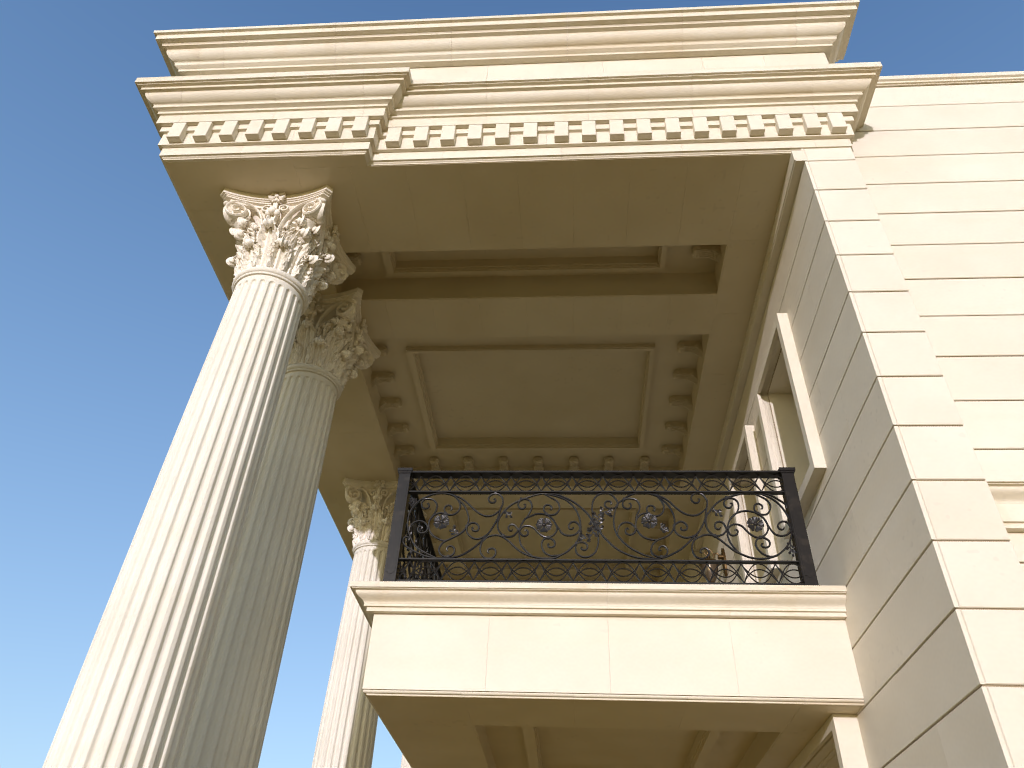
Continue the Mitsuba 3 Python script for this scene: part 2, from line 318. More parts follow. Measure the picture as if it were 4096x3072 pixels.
def shell(front, back, a, b):
    """Closes two a x b grids of points into a solid."""
    f = grid_faces(a, b)
    n = a * b
    edge = list(range(b)) + [i * b + b - 1 for i in range(1, a)] + [(a - 1) * b + j for j in range(b - 2, -1, -1)] + [i * b for i in range(a - 2, 0, -1)]
    side = []
    for i, p in enumerate(edge):
        q = edge[(i + 1) % len(edge)]
        side += [(p, q, q + n), (p, q + n, p + n)]
    m = trimesh.Trimesh(np.vstack([front, back]), np.vstack([f, f[:, ::-1] + n, np.array(side)]), process=False)
    trimesh.repair.fix_normals(m)
    return m


cat = trimesh.util.concatenate
GROUND = -1.6

# ------------------------------------------------------------------ the ground
add(None, "ground", box(-3000, 3000, -3000, 3000, GROUND - 0.5, GROUND), "pale_paving")
labels["ground"] = {"label": "pale paved forecourt around the villa", "kind": "structure"}

# ------------------------------------------------------------------ the villa: front wall, pilaster, side wall with windows
villa = thing("villa", "cream limestone villa wall with grooved blocks right of the portico", "building")
XW, YP, YM, XR = 2.0, 4.02, 4.28, 2.42          # side wall face, pilaster face, main wall face, pilaster's right edge
Z0, PITCH_Z = 5.312, 0.3945
COURSES = [7.255] + [5.312 + 0.4 * k for k in (4, 3, 2, 1)] + [Z0 - PITCH_Z * k for k in range(0, 18)]
G = 0.0056                                       # half a joint

add(villa, "front_wall", box(XR - 0.02, 16.0, YM + 0.014, YM + 0.45, GROUND, 7.26), "grout")
front = f"{villa}__front_wall"
for i, (zt, zb) in enumerate(zip(COURSES[:-1], COURSES[1:])):
    xs = [XR - 0.1] + [XR + 2.55 + 2.4 * k + (1.1 if i % 2 else 0.0) for k in range(5)] + [16.0]
    for a, b in zip(xs[:-1], xs[1:]):
        zlo = max(zb, GROUND)
        e = rng.uniform(-0.0014, 0.0014, 3)
        add(front, "block", slab(a + 0.0015, b - 0.0015, zlo + G + e[0], zt - G + e[1], 0.05, 0.004, lambda u, v, w: (u, YM - w + e[2], v)), WALLS[int(rng.integers(3))])
# coping along the top of the front wall
COPING = [(-0.45, 7.262), (0.012, 7.262), (0.012, 7.272), (0.03, 7.275), (0.03, 7.302), (0.052, 7.31), (0.052, 7.368), (-0.45, 7.368)]
run(villa, "coping_stone", COPING, (XR - 0.3, YM, 0), (1, 0, 0), (0, -1, 0), 13.8, [1.3 + 1.15 * k for k in range(12)], "moulding_stone")
# string course at balcony height; its profile is the balcony's
BAL_P = [(0.05, 2.37), (0.05, 2.40), (0.052, 2.404), (0.07, 2.404), (0.07, 2.424)]
for k in range(13):
    q = k / 12
    BAL_P.append((0.072 + 0.062 * (q - math.sin(2 * math.pi * q) / (2 * math.pi) * 0.85), 2.424 + 0.072 * q))
BAL_P += [(0.134, 2.503), (0.160, 2.506), (0.160, 2.512), (0.175, 2.512), (0.175, 2.555)]
STRING = [(-0.04, 2.555 + 0.08), (-0.04, 2.37 - 0.02)] + [(p, z + (0.08 if z > 2.41 else -0.02)) for p, z in BAL_P]
run(villa, "string_course", STRING, (XR + 0.03, YM, 0), (1, 0, 0), (0, -1, 0), 13.5, [2.6 + 1.2 * k for k in range(10)], "moulding_stone")

# pilaster at the corner
add(villa, "pilaster", box(XW + 0.012, XR - 0.012, YP + 0.014, YM + 0.2, GROUND, 5.88), "grout")
pil = f"{villa}__pilaster"
PC = [5.892] + [c for c in COURSES if c < 5.6]
PC.insert(1, 5.708)
for zt, zb in zip(PC[:-1], PC[1:]):
    e = rng.uniform(-0.0012, 0.0012, 3)
    add(pil, "block", slab(XW + 0.027, XR + e[2], max(zb, GROUND) + G + e[0], zt - G + e[1], 0.255, 0.0045, lambda u, v, w: (u, YP - w + e[2], v)), WALLS[int(rng.integers(3))])

# side wall: slabs whose front edges show at the corner; windows cut through
WIN = [(5.245, 6.405), (6.978, 8.14)]
WZ = (3.437, 5.122)
DOOR = (5.859, 9.86, 1.775)
holes = shapely.unary_union([sbox(a + 0.03, WZ[0] + 0.03, b - 0.03, WZ[1] - 0.03) for a, b in WIN] + [sbox(DOOR[0] + 0.05, GROUND - 1, DOOR[1] - 0.05, DOOR[2] - 0.03)])
openings = shapely.unary_union([sbox(a + 0.085, WZ[0] + 0.083, b - 0.085, WZ[1] - 0.083) for a, b in WIN] + [sbox(DOOR[0] + 0.085, GROUND - 1, DOOR[1] - 0.085, DOOR[2] - 0.06)])
add(villa, "side_wall", prism(sbox(YP + 0.02, GROUND, 11.02, 6.3).difference(openings), "x", XW + 0.012, XW + 0.26), "grout")
side = f"{villa}__side_wall"
for i, (zt, zb) in enumerate(zip(PC[:-1], PC[1:])):
    ys, y = [YP], YP + 0.62 + 0.35 * ((i * 5) % 3)
    while y < 10.6:
        ys.append(y)
        y += 0.86 + 0.17 * ((i * 3 + len(ys)) % 3)
    ys.append(11.0)
    for a, b in zip(ys[:-1], ys[1:]):
        zl = max(zb, GROUND) + G
        whole = sbox(a + 0.0005, zl, b - 0.0005, zt - G)
        cut = whole.difference(holes)
        bs = WALLS[int(rng.integers(3))]
        if cut.area > whole.area - 1e-6:
            e = rng.uniform(-0.0012, 0.0012, 3)
            add(side, "block", slab(a + 0.0005, b - 0.0005, zl + e[0], zt - G + e[1], 0.024, 0.0035, lambda u, v, w: (XW - w, u, v), 0.0002), bs)
        else:
            for g in getattr(cut, "geoms", [cut]):
                if g.area > 1e-3:
                    add(side, "block", prism(g, "x", XW, XW + 0.024), bs)
# the flat cornice under the soffit along the side wall
WC = [(-0.01, 5.716), (0.072, 5.716), (0.072, 5.730), (0.080, 5.733), (0.080, 5.858), (-0.01, 5.858)]
run(villa, "wall_cornice", WC, (XW, 11.0, 0), (0, -1, 0), (-1, 0, 0), 11.0 - YP - 0.001, [1.4 * k + 0.8 for k in range(5)], "wall_stone")
# the far pier that closes the side wall
for zt, zb in zip(PC[:-1], PC[1:]):
    add(villa, "far_pier_block", slab(1.895, 2.1, max(zb, GROUND) + G, zt - G, 2.3, 0.004, lambda u, v, w: (u, 11.03 - w, v)), WALLS[int(rng.integers(3))])
add(villa, "far_pier", box(1.91, 2.1, 11.045, 15.3, GROUND, 5.855), "grout")


def window(y0, y1, z0, z1, proj, band, label=None, sill=True, deep=0.0):
    """A stone casing that projects from the side wall round a deep reveal with an added pale panel that bounces light into it."""
    w = add(villa, "window", frame_mesh(y0, y1, z0, z1, XW - proj, XW - proj + 0.032, band, sill), "wall_stone_c", False, label)
    add(w, "casing", frame_mesh(y0, y1, z0, z1, XW - proj + 0.032, XW + 0.03, band - 0.030, sill, outer=0.0), "wall_stone_c")
    # a cove inside the casing
    if not sill:
        for k, (o, xa, xb) in enumerate(((0.052, XW - proj + 0.060, XW - 0.02), (0.0255, XW - 0.021, XW + 0.024))):
            add(w, "step", frame_mesh(y0 + o * 0.0 + 0.002, y1 - 0.002, z0, z1 - 0.002, xa, xb, band - 0.002 - (0.030 - o if o < 0.03 else 0.012), False), "wall_stone")
    if sill:
        add(w, "cove", cove_ring(y0 + band - 0.031, y1 - band + 0.031, z0 + band - 0.031, z1 - band + 0.031, XW - proj + 0.033, XW + 0.020, 0.0365, sill), "wall_stone", 40)
    i0, i1, j0, j1 = y0 + band + 0.006, y1 - band - 0.006, (z0 + band + 0.006 if sill else z0), z1 - band - 0.006
    ring = sbox(i0 - 0.05, j0 - (0.05 if sill else 0), i1 + 0.05, j1 + 0.05).difference(sbox(i0, j0 - (0 if sill else 1), i1, j1))
    add(w, "reveal", prism(ring, "x", XW + 0.0185, XW + 0.27 + deep), "wall_stone")
    sash = sbox(i0 - 0.01, j0 - 0.01, i1 + 0.01, j1 + 0.01).difference(shapely.unary_union([sbox(i0 + 0.05, j0 + 0.06, (i0 + i1) / 2 - 0.025, j1 - 0.05), sbox((i0 + i1) / 2 + 0.025, j0 + 0.06, i1 - 0.05, j1 - 0.05)]))
    add(w, "sash", prism(sash, "x", XW + 0.272 + deep, XW + 0.32 + deep), "wall_stone_c")
    add(w, "bounce_panel", box(XW + 0.300 + deep, XW + 0.306 + deep, i0 + 0.03, i1 - 0.03, j0 + 0.03, j1 - 0.03), "wall_stone_c")  # pale closing panel, added to bounce light onto the reveal
    return w


def frame_mesh(y0, y1, z0, z1, x0, x1, band, sill, outer=0.0):
    inner = sbox(y0 + band, z0 + (band if sill else -1), y1 - band, z1 - band)
    return prism(sbox(y0, z0, y1, z1).difference(inner), "x", x0, x1)


def cove_ring(y0, y1, z0, z1, xa, xb, inset, sill):
    """A quarter-hollow that runs round the inside of an opening, from the casing's edge at xa to the reveal at xb."""
    rows, k = [], 9
    for i in range(k):
        a = i / (k - 1) * math.pi / 2
        x, d = xa + (xb - xa) * math.sin(a), inset * (1 - math.cos(a))
        rows.append((x, d))
    rows.append((xb, -0.02))
    rows.append((xa, -0.02))
    v, f = [], []
    for x, d in rows:
        v += [(x, y0 + d, z0 + (d if sill else -0.01)), (x, y1 - d, z0 + (d if sill else -0.01)), (x, y1 - d, z1 - d), (x, y0 + d, z1 - d)]
    r = len(rows)
    for i in range(r):
        for j in range(4):
            if not sill and j == 0:
                continue
            p, q = i * 4 + j, i * 4 + (j + 1) % 4
            p2, q2 = ((i + 1) % r) * 4 + j, ((i + 1) % r) * 4 + (j + 1) % 4
            f += [(p, q, q2), (p, q2, p2)]
    m = trimesh.Trimesh(np.array(v), np.array(f), process=False)
    trimesh.repair.fix_normals(m)
    return m


window(WIN[0][0], WIN[0][1], *WZ, 0.093, 0.085, "near window with projecting stone casing beside the railing post")
window(WIN[1][0], WIN[1][1], *WZ, 0.095, 0.085, "far window with projecting stone casing, second along the side wall")
window(DOOR[0], DOOR[1], GROUND, DOOR[2] - 0.003, 0.165, 0.085, "tall casing under the balcony, its lit edge showing", sill=False, deep=0.7)

# ------------------------------------------------------------------ the portico roof: entablature, attic, coffered soffit
roof = thing("portico_roof", "moulded cream stone entablature with dentils and coffered soffit over the columns", "portico")
XL, YF, XB, YEND = -3.64, 3.90, -1.75, 15.4       # left face, front of the projecting left bay, where the bay steps back, back end
BK = -0.28
ARCH = [(BK, 5.862), (-0.03, 5.862), (-0.022, 5.864), (-0.022, 5.873), (-0.016, 5.876), (-0.010, 5.881), (-0.010, 5.887), (0.010, 5.890), (0.010, 5.998), (BK, 5.998)]
FRIEZE = [(BK, 6.0), (0.045, 6.0), (0.045, 6.170), (0.074, 6.172), (0.074, 6.2425), (BK, 6.2425)]
CORN = [(BK, 6.2445), (0.115, 6.2445), (0.115, 6.366), (0.135, 6.369), (0.135, 6.399), (0.150, 6.405), (0.176, 6.410), (0.176, 6.446), (0.181, 6.449)]
for k in range(11):
    q = k / 10
    CORN.append((0.182 + 0.072 * math.sin(q * math.pi / 2) ** 1.05, 6.452 + 0.080 * (1 - math.cos(q * math.pi / 2)) ** 0.9))
CORN += [(0.287, 6.536), (0.287, 6.566), (0.318, 6.570), (0.318, 6.580), (0.338, 6.580), (0.338, 6.656), (BK, 6.664)]
ATTIC = [(BK, 6.666), (0.0, 6.660), (0.0, 7.150), (BK, 7.150)]
ACOR = [(BK, 7.152), (0.062, 7.152), (0.064, 7.180), (0.086, 7.192), (0.100, 7.202), (0.106, 7.236), (0.112, 7.240)]
for k in range(11):
    q = k / 10
    ACOR.append((0.112 + 0.074 * math.sin(q * math.pi / 2) ** 1.05, 7.243 + 0.088 * (1 - math.cos(q * math.pi / 2)) ** 0.9))
ACOR += [(0.188, 7.345), (0.226, 7.352), (0.226, 7.370), (0.238, 7.384), (0.282, 7.386), (0.284, 7.448), (0.284, 7.456), (0.312, 7.458), (0.316, 7.4925), (BK, 7.498)]

LEGS = [((XL, YEND), (0, -1), (-1, 0), YEND - YF, 0, 1),
        ((XL, YF), (1, 0), (0, -1), XB - XL, 1, 1),
        ((XB, YF), (0, 1), (1, 0), YP - YF, 1, -1),
        ((XB, YP), (1, 0), (0, -1), XR - XB, -1, 1),
        ((XR, YP), (0, 1), (1, 0), YM - YP - 0.002, 1, 0)]


def joints_for(leg, xs):
    base, t = leg[0], leg[1]
    if t == (1, 0):
        return [x - base[0] for x in xs if base[0] < x < base[0] + leg[3]]
    return [0.9 + 1.05 * k for k in range(9)] if leg[3] > 2 else []


for name, prof, xs in (("architrave_stone", ARCH, (-2.9, -1.98, -1.1, -0.05, 1.0, 2.13)), ("frieze_stone", FRIEZE, (-3.45, -2.45, -0.18, 1.12, 2.17)), ("cornice_stone", CORN, (-3.54, -2.66, -1.83, -0.72, 0.2, 1.12, 2.17))):
    for leg in LEGS:
        run(roof, name, prof, (*leg[0], 0), (*leg[1], 0), (*leg[2], 0), leg[3], joints_for(leg, xs), "moulding_stone" if name == "cornice_stone" else WALLS, leg[4], leg[5])
AX0, AX1, AY = -3.77, 2.418, 3.84
ALEGS = [((AX0, YEND), (0, -1), (-1, 0), YEND - AY, 0, 1), ((AX0, AY), (1, 0), (0, -1), AX1 - AX0, 1, 1), ((AX1, AY), (0, 1), (1, 0), 0.21, 1, 0)]
for name, prof, xs in (("attic_stone", ATTIC, (-3.0, -1.9, -0.75, 0.35, 1.28, 1.85)), ("attic_cornice_stone", ACOR, (-3.62, -3.37, -2.24, -1.1, 0.02, 1.1, 2.15))):
    for leg in ALEGS:
        L = list(leg)
        if name == "attic_stone" and leg[1] == (0, 1):
            L[3], L[5] = 0.9, 0
        run(roof, name, prof, (*L[0], 0), (*L[1], 0), (*L[2], 0), L[3], joints_for(L, xs), "moulding_stone" if "cornice" in name else WALLS, L[4], L[5])

# dentils
dm = slab(0, 0.122, 6.022, 6.2405, 0.07, 0.003, lambda u, v, w: (u, -w, v))
dply = [mikit.ply(dm, b) for b in WALLS]
DX = [-1.613, -1.366, -1.125, -0.886, -0.643, -0.397, -0.125, 0.114, 0.355, 0.591, 0.838, 1.076, 1.308, 1.544, 1.781, 2.014, 2.223]
for k in range(8):
    add(roof, "dentil", None, None, shape=dply[k % 3], at=T().translate([-3.585 + 0.2418 * k, YF - 0.1145, 0]))
for x in DX:
    add(roof, "dentil", None, None, shape=dply[int(rng.integers(3))], at=T().translate([x + 0.0125 * (x + 1.613), YP - 0.1145, 0]))

# soffit slabs with hairline joints, and the coffers
ZS = 5.86
CX0, CX1 = -2.44, 1.54
COF = [(5.04, 5.718), (6.303, 9.417), (10.0, 13.12), (13.70, 14.38)]


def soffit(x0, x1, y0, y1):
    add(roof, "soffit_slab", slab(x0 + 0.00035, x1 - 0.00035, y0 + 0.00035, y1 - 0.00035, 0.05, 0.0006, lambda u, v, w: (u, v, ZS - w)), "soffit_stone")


XE = 1.925
jx = [CX0 + 0.5 * k for k in range(8)] + [CX1]
for y0, y1 in ((YF + 0.05, COF[0][0]), (COF[0][1], COF[1][0]), (COF[1][1], COF[2][0]), (COF[2][1], COF[3][0]), (COF[3][1], YEND)):
    y0 = max(y0, YP + 0.03)
    for a, b in zip(jx[:-1], jx[1:]):
        soffit(a, b, y0, y1)
for a, b in ((-3.6, -3.0), (-3.0, CX0)):
    pass
yb = [YP - 0.07, 4.483, 5.4, 6.3, 7.2, 8.1, 9.0, 9.9, 10.8, 11.7, 12.6, 13.5, 14.4, YEND]
for a, b in zip(yb[:-1], yb[1:]):
    soffit(XL + 0.025, CX0, a, b)
soffit(CX0, XB - 0.03, YF + 0.028, YP + 0.03)
yb = [YP + 0.03, 5.0, 6.0, 7.0, 8.0, 9.0, 10.0, 11.0, 12.0, 13.0, 14.0, YEND]
for a, b in zip(yb[:-1], yb[1:]):
    soffit(CX1, XE, a, b)


def coffer(parent, x0, x1, y0, y1, zs, zc, zp, zf, fo, fi, lip=0.012):
    """A sunk ceiling bay: side faces with a lip, a flat ceiling, and within it a moulded frame round a deeper panel."""
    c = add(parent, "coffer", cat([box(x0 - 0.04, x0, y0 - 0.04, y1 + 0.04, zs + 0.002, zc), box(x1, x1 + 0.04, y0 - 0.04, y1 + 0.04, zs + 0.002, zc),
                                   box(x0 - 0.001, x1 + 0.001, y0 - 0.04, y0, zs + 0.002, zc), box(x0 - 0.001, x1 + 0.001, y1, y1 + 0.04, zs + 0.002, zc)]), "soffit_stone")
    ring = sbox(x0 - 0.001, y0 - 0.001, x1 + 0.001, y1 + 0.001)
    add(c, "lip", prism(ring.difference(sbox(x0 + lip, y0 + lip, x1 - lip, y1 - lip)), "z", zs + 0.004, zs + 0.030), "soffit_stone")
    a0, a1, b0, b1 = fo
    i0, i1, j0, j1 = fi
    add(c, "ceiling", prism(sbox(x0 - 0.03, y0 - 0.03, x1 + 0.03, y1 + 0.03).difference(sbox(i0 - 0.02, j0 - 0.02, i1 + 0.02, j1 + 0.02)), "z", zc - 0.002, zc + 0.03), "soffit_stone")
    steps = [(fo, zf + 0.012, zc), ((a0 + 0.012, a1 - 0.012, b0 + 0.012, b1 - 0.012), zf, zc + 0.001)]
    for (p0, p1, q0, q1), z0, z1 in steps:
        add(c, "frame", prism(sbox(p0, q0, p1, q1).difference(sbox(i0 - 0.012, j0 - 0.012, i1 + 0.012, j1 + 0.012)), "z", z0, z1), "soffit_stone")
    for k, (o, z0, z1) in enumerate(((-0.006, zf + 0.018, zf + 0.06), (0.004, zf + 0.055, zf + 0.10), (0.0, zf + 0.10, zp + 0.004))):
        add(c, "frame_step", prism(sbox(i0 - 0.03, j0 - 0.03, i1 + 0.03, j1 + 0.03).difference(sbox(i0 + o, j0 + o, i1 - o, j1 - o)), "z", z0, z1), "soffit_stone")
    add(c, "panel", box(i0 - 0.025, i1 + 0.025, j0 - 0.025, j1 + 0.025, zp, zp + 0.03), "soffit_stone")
    return c


FX = (-1.94, 1.01)
for (y0, y1), fo, fi in zip(COF, ((*FX, 5.13, 5.635), (*FX, 6.82, 8.92), (*FX, 10.52, 12.62), (*FX, 13.79, 14.29)), ((-1.84, 0.945, 5.205, 5.56), (-1.84, 0.945, 6.885, 8.85), (-1.84, 0.945, 10.585, 12.55), (-1.84, 0.945, 13.86, 14.22))):
    coffer(roof, CX0, CX1, y0, y1, ZS, 6.20, 6.30, 6.13, fo, fi)
add(roof, "roof_slab", box(-3.5, 2.3, 4.15, YEND - 0.02, 6.36, 6.62), "grout")
add(roof, "attic_core", box(-3.52, 2.16, 4.1, YEND - 0.3, 6.67, 7.44), "grout")
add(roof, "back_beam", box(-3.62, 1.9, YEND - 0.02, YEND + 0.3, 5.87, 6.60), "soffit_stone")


def bracket_mesh():
    """A small scrolled modillion with a ribbed leaf on its belly: root at x = 0, hung from z = 0, tip at x = 0.27."""
    out = []
    for k in range(9):
        y0, y1 = -0.056 + 0.01245 * k, -0.056 + 0.01245 * (k + 1) - 0.001
        d = (0.0, 0.012, 0.004, 0.017, 0.006, 0.017, 0.004, 0.012, 0.0)[k]
        pts = [(0, 0), (0.222, 0)]
        for a in np.linspace(85, -120, 14):
            pts.append((0.222 + (0.046 + d * 0.5) * math.cos(math.radians(a)), -0.046 + (0.046 + d * 0.5) * math.sin(math.radians(a))))
        for s in np.linspace(0.06, 1, 10):
            pts.append((0.200 * (1 - s), -0.088 - d - 0.070 * s ** 1.2 + 0.030 * math.sin(s * math.pi * 1.1)))
        out.append(prism(Polygon(pts).buffer(0), "y", y0, y1))
    for s in (-1, 1):
        out.append(ball((0.222, s * 0.057, -0.046), 0.026, 1, (1, 0.5, 1)))
        out.append(ball((0.05, s * 0.057, -0.075), 0.042, 1, (1, 0.35, 1)))
    out.append(ball((0.250, 0.0, -0.080), 0.026, 1, (1, 1.6, 1)))
    return cat(out)


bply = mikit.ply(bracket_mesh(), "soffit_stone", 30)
BZ = 6.1985
for y in (6.84, 7.335, 7.857, 8.405, 8.93, 10.54, 11.035, 11.557, 12.105, 12.63):
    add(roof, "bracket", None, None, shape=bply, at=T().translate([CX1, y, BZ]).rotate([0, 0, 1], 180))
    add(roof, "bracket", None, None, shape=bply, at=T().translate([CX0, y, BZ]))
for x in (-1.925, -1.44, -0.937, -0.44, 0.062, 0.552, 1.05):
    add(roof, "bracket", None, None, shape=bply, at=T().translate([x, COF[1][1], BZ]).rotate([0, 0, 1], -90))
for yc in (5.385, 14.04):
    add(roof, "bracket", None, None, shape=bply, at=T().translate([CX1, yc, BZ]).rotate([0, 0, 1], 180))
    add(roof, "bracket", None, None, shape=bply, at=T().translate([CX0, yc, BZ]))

# ------------------------------------------------------------------ columns
SH0, SH1 = -1.12, 4.94                          # shaft from its base to the astragal


def shaft_mesh(flutes=24):
    per = 18
    th = np.arange(flutes * per) / (flutes * per) * 2 * math.pi
    zs = np.concatenate([np.linspace(SH0, SH0 + 0.16, 14), np.linspace(SH0 + 0.3, 4.76, 28), np.linspace(4.775, 4.885, 24), [4.905, 4.94]])
    s = (zs - SH0) / (SH1 - SH0)
    rad = 0.362 - 0.020 * s - 0.042 * s ** 2.6
    pitch = 2 * math.pi / flutes
    a = (np.mod(th, pitch) - pitch / 2)
    R, A, Z = rad[:, None], a[None, :], zs[:, None]
    w = 0.285 * pitch * R
    over = np.maximum(0, Z - 4.838) + np.maximum(0, SH0 + 0.09 - Z)
    d2 = (A * R) ** 2 + over ** 2
    depth = np.sqrt(np.maximum(0, w ** 2 - d2)) * 0.85
    r = R - depth
    v = np.stack([r * np.cos(th), r * np.sin(th), np.broadcast_to(Z, r.shape)], -1)
    a_, b_ = len(zs), len(th)
    f = []
    i, j = np.meshgrid(np.arange(a_ - 1), np.arange(b_), indexing="ij")
    p, q = (i * b_ + j).ravel(), (i * b_ + (j + 1) % b_).ravel()
    f = np.vstack([np.column_stack([p, q, q + b_]), np.column_stack([p, q + b_, p + b_])])
    return trimesh.Trimesh(v.reshape(-1, 3), f, process=False)


def leaf_mesh(h, rb, w, lean, rc, lobes=4, thick=0.016, na=25, nb=64):
    """An acanthus leaf on the bell, growing from z = 0 at radius rb along -y, with lobed edges, a strong midrib and a rolled bulbous tip."""
    v = np.linspace(0, 1, nb)
    u = np.linspace(-1, 1, na)
    stem = 0.60
    rr, zz, nr, nz = np.zeros(nb), np.zeros(nb), np.zeros(nb), np.zeros(nb)
    for k, t in enumerate(v):
        if t < stem:
            q = t / stem
            rr[k], zz[k] = rb + lean * q ** 2.0, (h - rc) * q
            dr_, dz_ = lean * 2.0 * q / (h - rc), 1.0
            n = np.array([dz_, -dr_])
        else:
            q = (t - stem) / (1 - stem)
            ang = math.pi - q * math.radians(255)
            c = rc * (1 - 0.38 * q)
            cr, cz = rb + lean + rc, h - rc
            rr[k], zz[k] = cr + c * math.cos(ang), cz + c * math.sin(ang)
            n = np.array([-math.cos(ang), -math.sin(ang)])
            n = -n if q >= 0 else n
            n = np.array([math.cos(ang), math.sin(ang)]) if q > 0 else n
        n /= np.linalg.norm(n)
        nr[k], nz[k] = n
    # on the stem the face looks outward (+r); past the roll it is the outer side of the curl, which looks up and out
    blend = np.clip((v - stem) / 0.06, 0, 1)
    onr = np.where(v < stem, -nr, nr)
    del onr
    U, V = np.meshgrid(u, v)                     # nb x na
    shape = np.interp(V, [0, 0.12, 0.35, 0.52, 0.64, 0.78, 0.92, 1.0], [0.66, 0.74, 0.92, 0.86, 0.60, 0.56, 0.42, 0.20])
    phase = V * lobes / 0.66 + 0.10
    saw = np.mod(phase, 1.0)
    notch = np.where(V < 0.68, (1 - 0.07 * np.exp(-((saw - 0.02) / 0.2) ** 2)), 1 - 0.10 * np.abs(np.sin(V * 40)))
    W = w * shape * notch
    lift = 0.08 * np.abs(U) ** 1.4 * (V < 0.68) * np.clip((0.68 - V) / 0.1, 0, 1)
    Vs = np.clip(V + lift * 0.35, 0, 1)
    R = np.interp(Vs, v, rr)
    Z = np.interp(Vs, v, zz)
    NR, NZ = np.interp(Vs, v, nr), np.interp(Vs, v, nz)
    out = np.where(Vs < stem, 1.0, 1.0)
    lob = np.sin(np.pi * saw) * np.abs(U) ** 1.2
    fine = 0.5 + 0.5 * np.cos(2 * np.pi * (phase * 3 + np.abs(U) * 1.3))
    rel = 0.020 * np.exp(-(U / 0.13) ** 2) + 0.012 * lob * (V < 0.66) + 0.003 * fine * np.abs(U) * (V < 0.66) + 0.030 * np.abs(U) ** 2.4 * (V < 0.62) - 0.010 * np.exp(-((np.abs(U) - 0.27) / 0.10) ** 2) * (V < 0.62)
    tipw = np.clip((V - 0.60) / 0.12, 0, 1)
    rel = rel + tipw * (-0.85 * rc * np.abs(U) ** 2.2 + 0.007 * np.cos(U * math.pi * 3.0))
    off = rel * out
    X = U * W
    Rn = R + NR * off
    Zn = Z + NZ * off
    # wrap sideways round the bell low down, flat at the tip
    phi = X / np.maximum(Rn, 0.2)
    front = np.stack([Rn * np.sin(phi), -Rn * np.cos(phi), Zn], -1).reshape(-1, 3)
    Rb, Zb = Rn - NR * thick, Zn - NZ * thick
    back = np.stack([Rb * np.sin(phi), -Rb * np.cos(phi), Zb], -1).reshape(-1, 3)
    body = shell(front, back, nb, na)
    tip = trimesh.creation.icosphere(subdivisions=3, radius=1.0)
    p = tip.vertices.copy()
    k = 1 + 0.16 * np.cos(p[:, 0] * math.pi * 2.4) * np.clip(1 - p[:, 0] ** 2, 0, 1) ** 0.5
    cr, cz = rb + lean + rc * 1.08, h - rc * 1.10
    tip.vertices = np.column_stack([p[:, 0] * w * 0.40, -(cr - p[:, 1] * rc * 0.80 * k), cz + p[:, 2] * rc * 0.80 * k])
    out = [body, tip]
    F = front.reshape(nb, na, 3)
    for i, vv in enumerate((0.07, 0.20, 0.33, 0.45, 0.56)[:lobes + 1]):
        for s in (-1, 1):
            uu = s * (0.62 - 0.05 * i)
            a, c = int(round(vv * (nb - 1))), int(round((uu + 1) / 2 * (na - 1)))
            q = F[a, c]
            tv = F[a + 2, c] - F[a - 2, c]
            tu = F[a, min(c + 2, na - 1)] - F[a, c - 2]
            tv, tu = tv / np.linalg.norm(tv), tu / np.linalg.norm(tu)
            nn = np.cross(tu, tv)
            nn /= np.linalg.norm(nn)
            if nn @ np.array([q[0], q[1], 0.3]) < 0:
                nn = -nn
            ax = 0.78 * tv + 0.50 * s * tu + 0.42 * nn
            ax /= np.linalg.norm(ax)
            wd = np.cross(nn, ax)
            wd /= np.linalg.norm(wd)
            th = np.cross(ax, wd)
            e = trimesh.creation.icosphere(subdivisions=2, radius=1.0)
            z = e.vertices
            size = h * 0.13 + 0.012 if h > 0.35 else h * 0.16
            taper = 1 - 0.45 * z[:, :1]
            groove = 1 + 0.5 * np.cos(z[:, 1:2] * math.pi * 1.8)
            e.vertices = q + ax * (z[:, :1] * size * 0.62 + size * 0.30) + wd * (z[:, 1:2] * taper * w * 0.30) + th * (z[:, 2:] * 0.013 * groove + 0.022 * np.clip(z[:, :1], 0, 1) ** 2)
            out.append(e)
    return cat(out)


def abacus_outline(o):
    pts = []
    for k in range(4):
        c, s = round(math.cos(k * math.pi / 2)), round(math.sin(k * math.pi / 2))
        for t in np.linspace(-1, 1, 17):
            x, y = 0.482 * t * (1 + o / 0.50), -(0.423 + 0.106 * t * t + o)
            pts.append((c * x - s * y, s * x + c * y))
    return Polygon(pts).buffer(0)


def volute_curve():
    pts = [(0.080, 0.42), (0.100, 0.54), (0.145, 0.65), (0.215, 0.732)]
    for a in np.linspace(118, -560, 46):
        q = (118 - a) / 678
        r = 0.100 * (1 - q) ** 1.0 + 0.014
        pts.append((0.342 + r * math.cos(math.radians(a)), 0.660 + r * math.sin(math.radians(a))))
    return spline(pts, 3), 0.342, 0.660


def volute_mesh(sgn):
    c, cx, cz = volute_curve()
    n = len(c)
    p3 = np.column_stack([sgn * c[:, 0], -(0.362 + 0.40 * c[:, 0] ** 2 + 0.012 * np.linspace(0, 1, n)), c[:, 1]])
    tp = np.interp(np.linspace(0, 1, n), [0, 0.15, 0.5, 1], [0.8, 1.0, 0.85, 0.5])
    band = sweep(p3, (0, 1, 0), 0.030, 0.056, taper=tp)
    rim = [sweep(p3 + np.array([0, -0.022, 0]), (0, 1, 0), 0.014, 0.022, taper=tp)]
    d = trimesh.creation.cylinder(radius=0.096, height=0.04, sections=36)
    d.apply_transform(trimesh.transformations.rotation_matrix(math.pi / 2, (1, 0, 0)))
    d.apply_transform(trimesh.transformations.rotation_matrix(-sgn * 0.26, (0, 0, 1)))
    d.apply_translation((sgn * cx, -0.368, cz))
    return cat([band, d, ball((sgn * cx, -0.414, cz), 0.022, 2)] + rim)


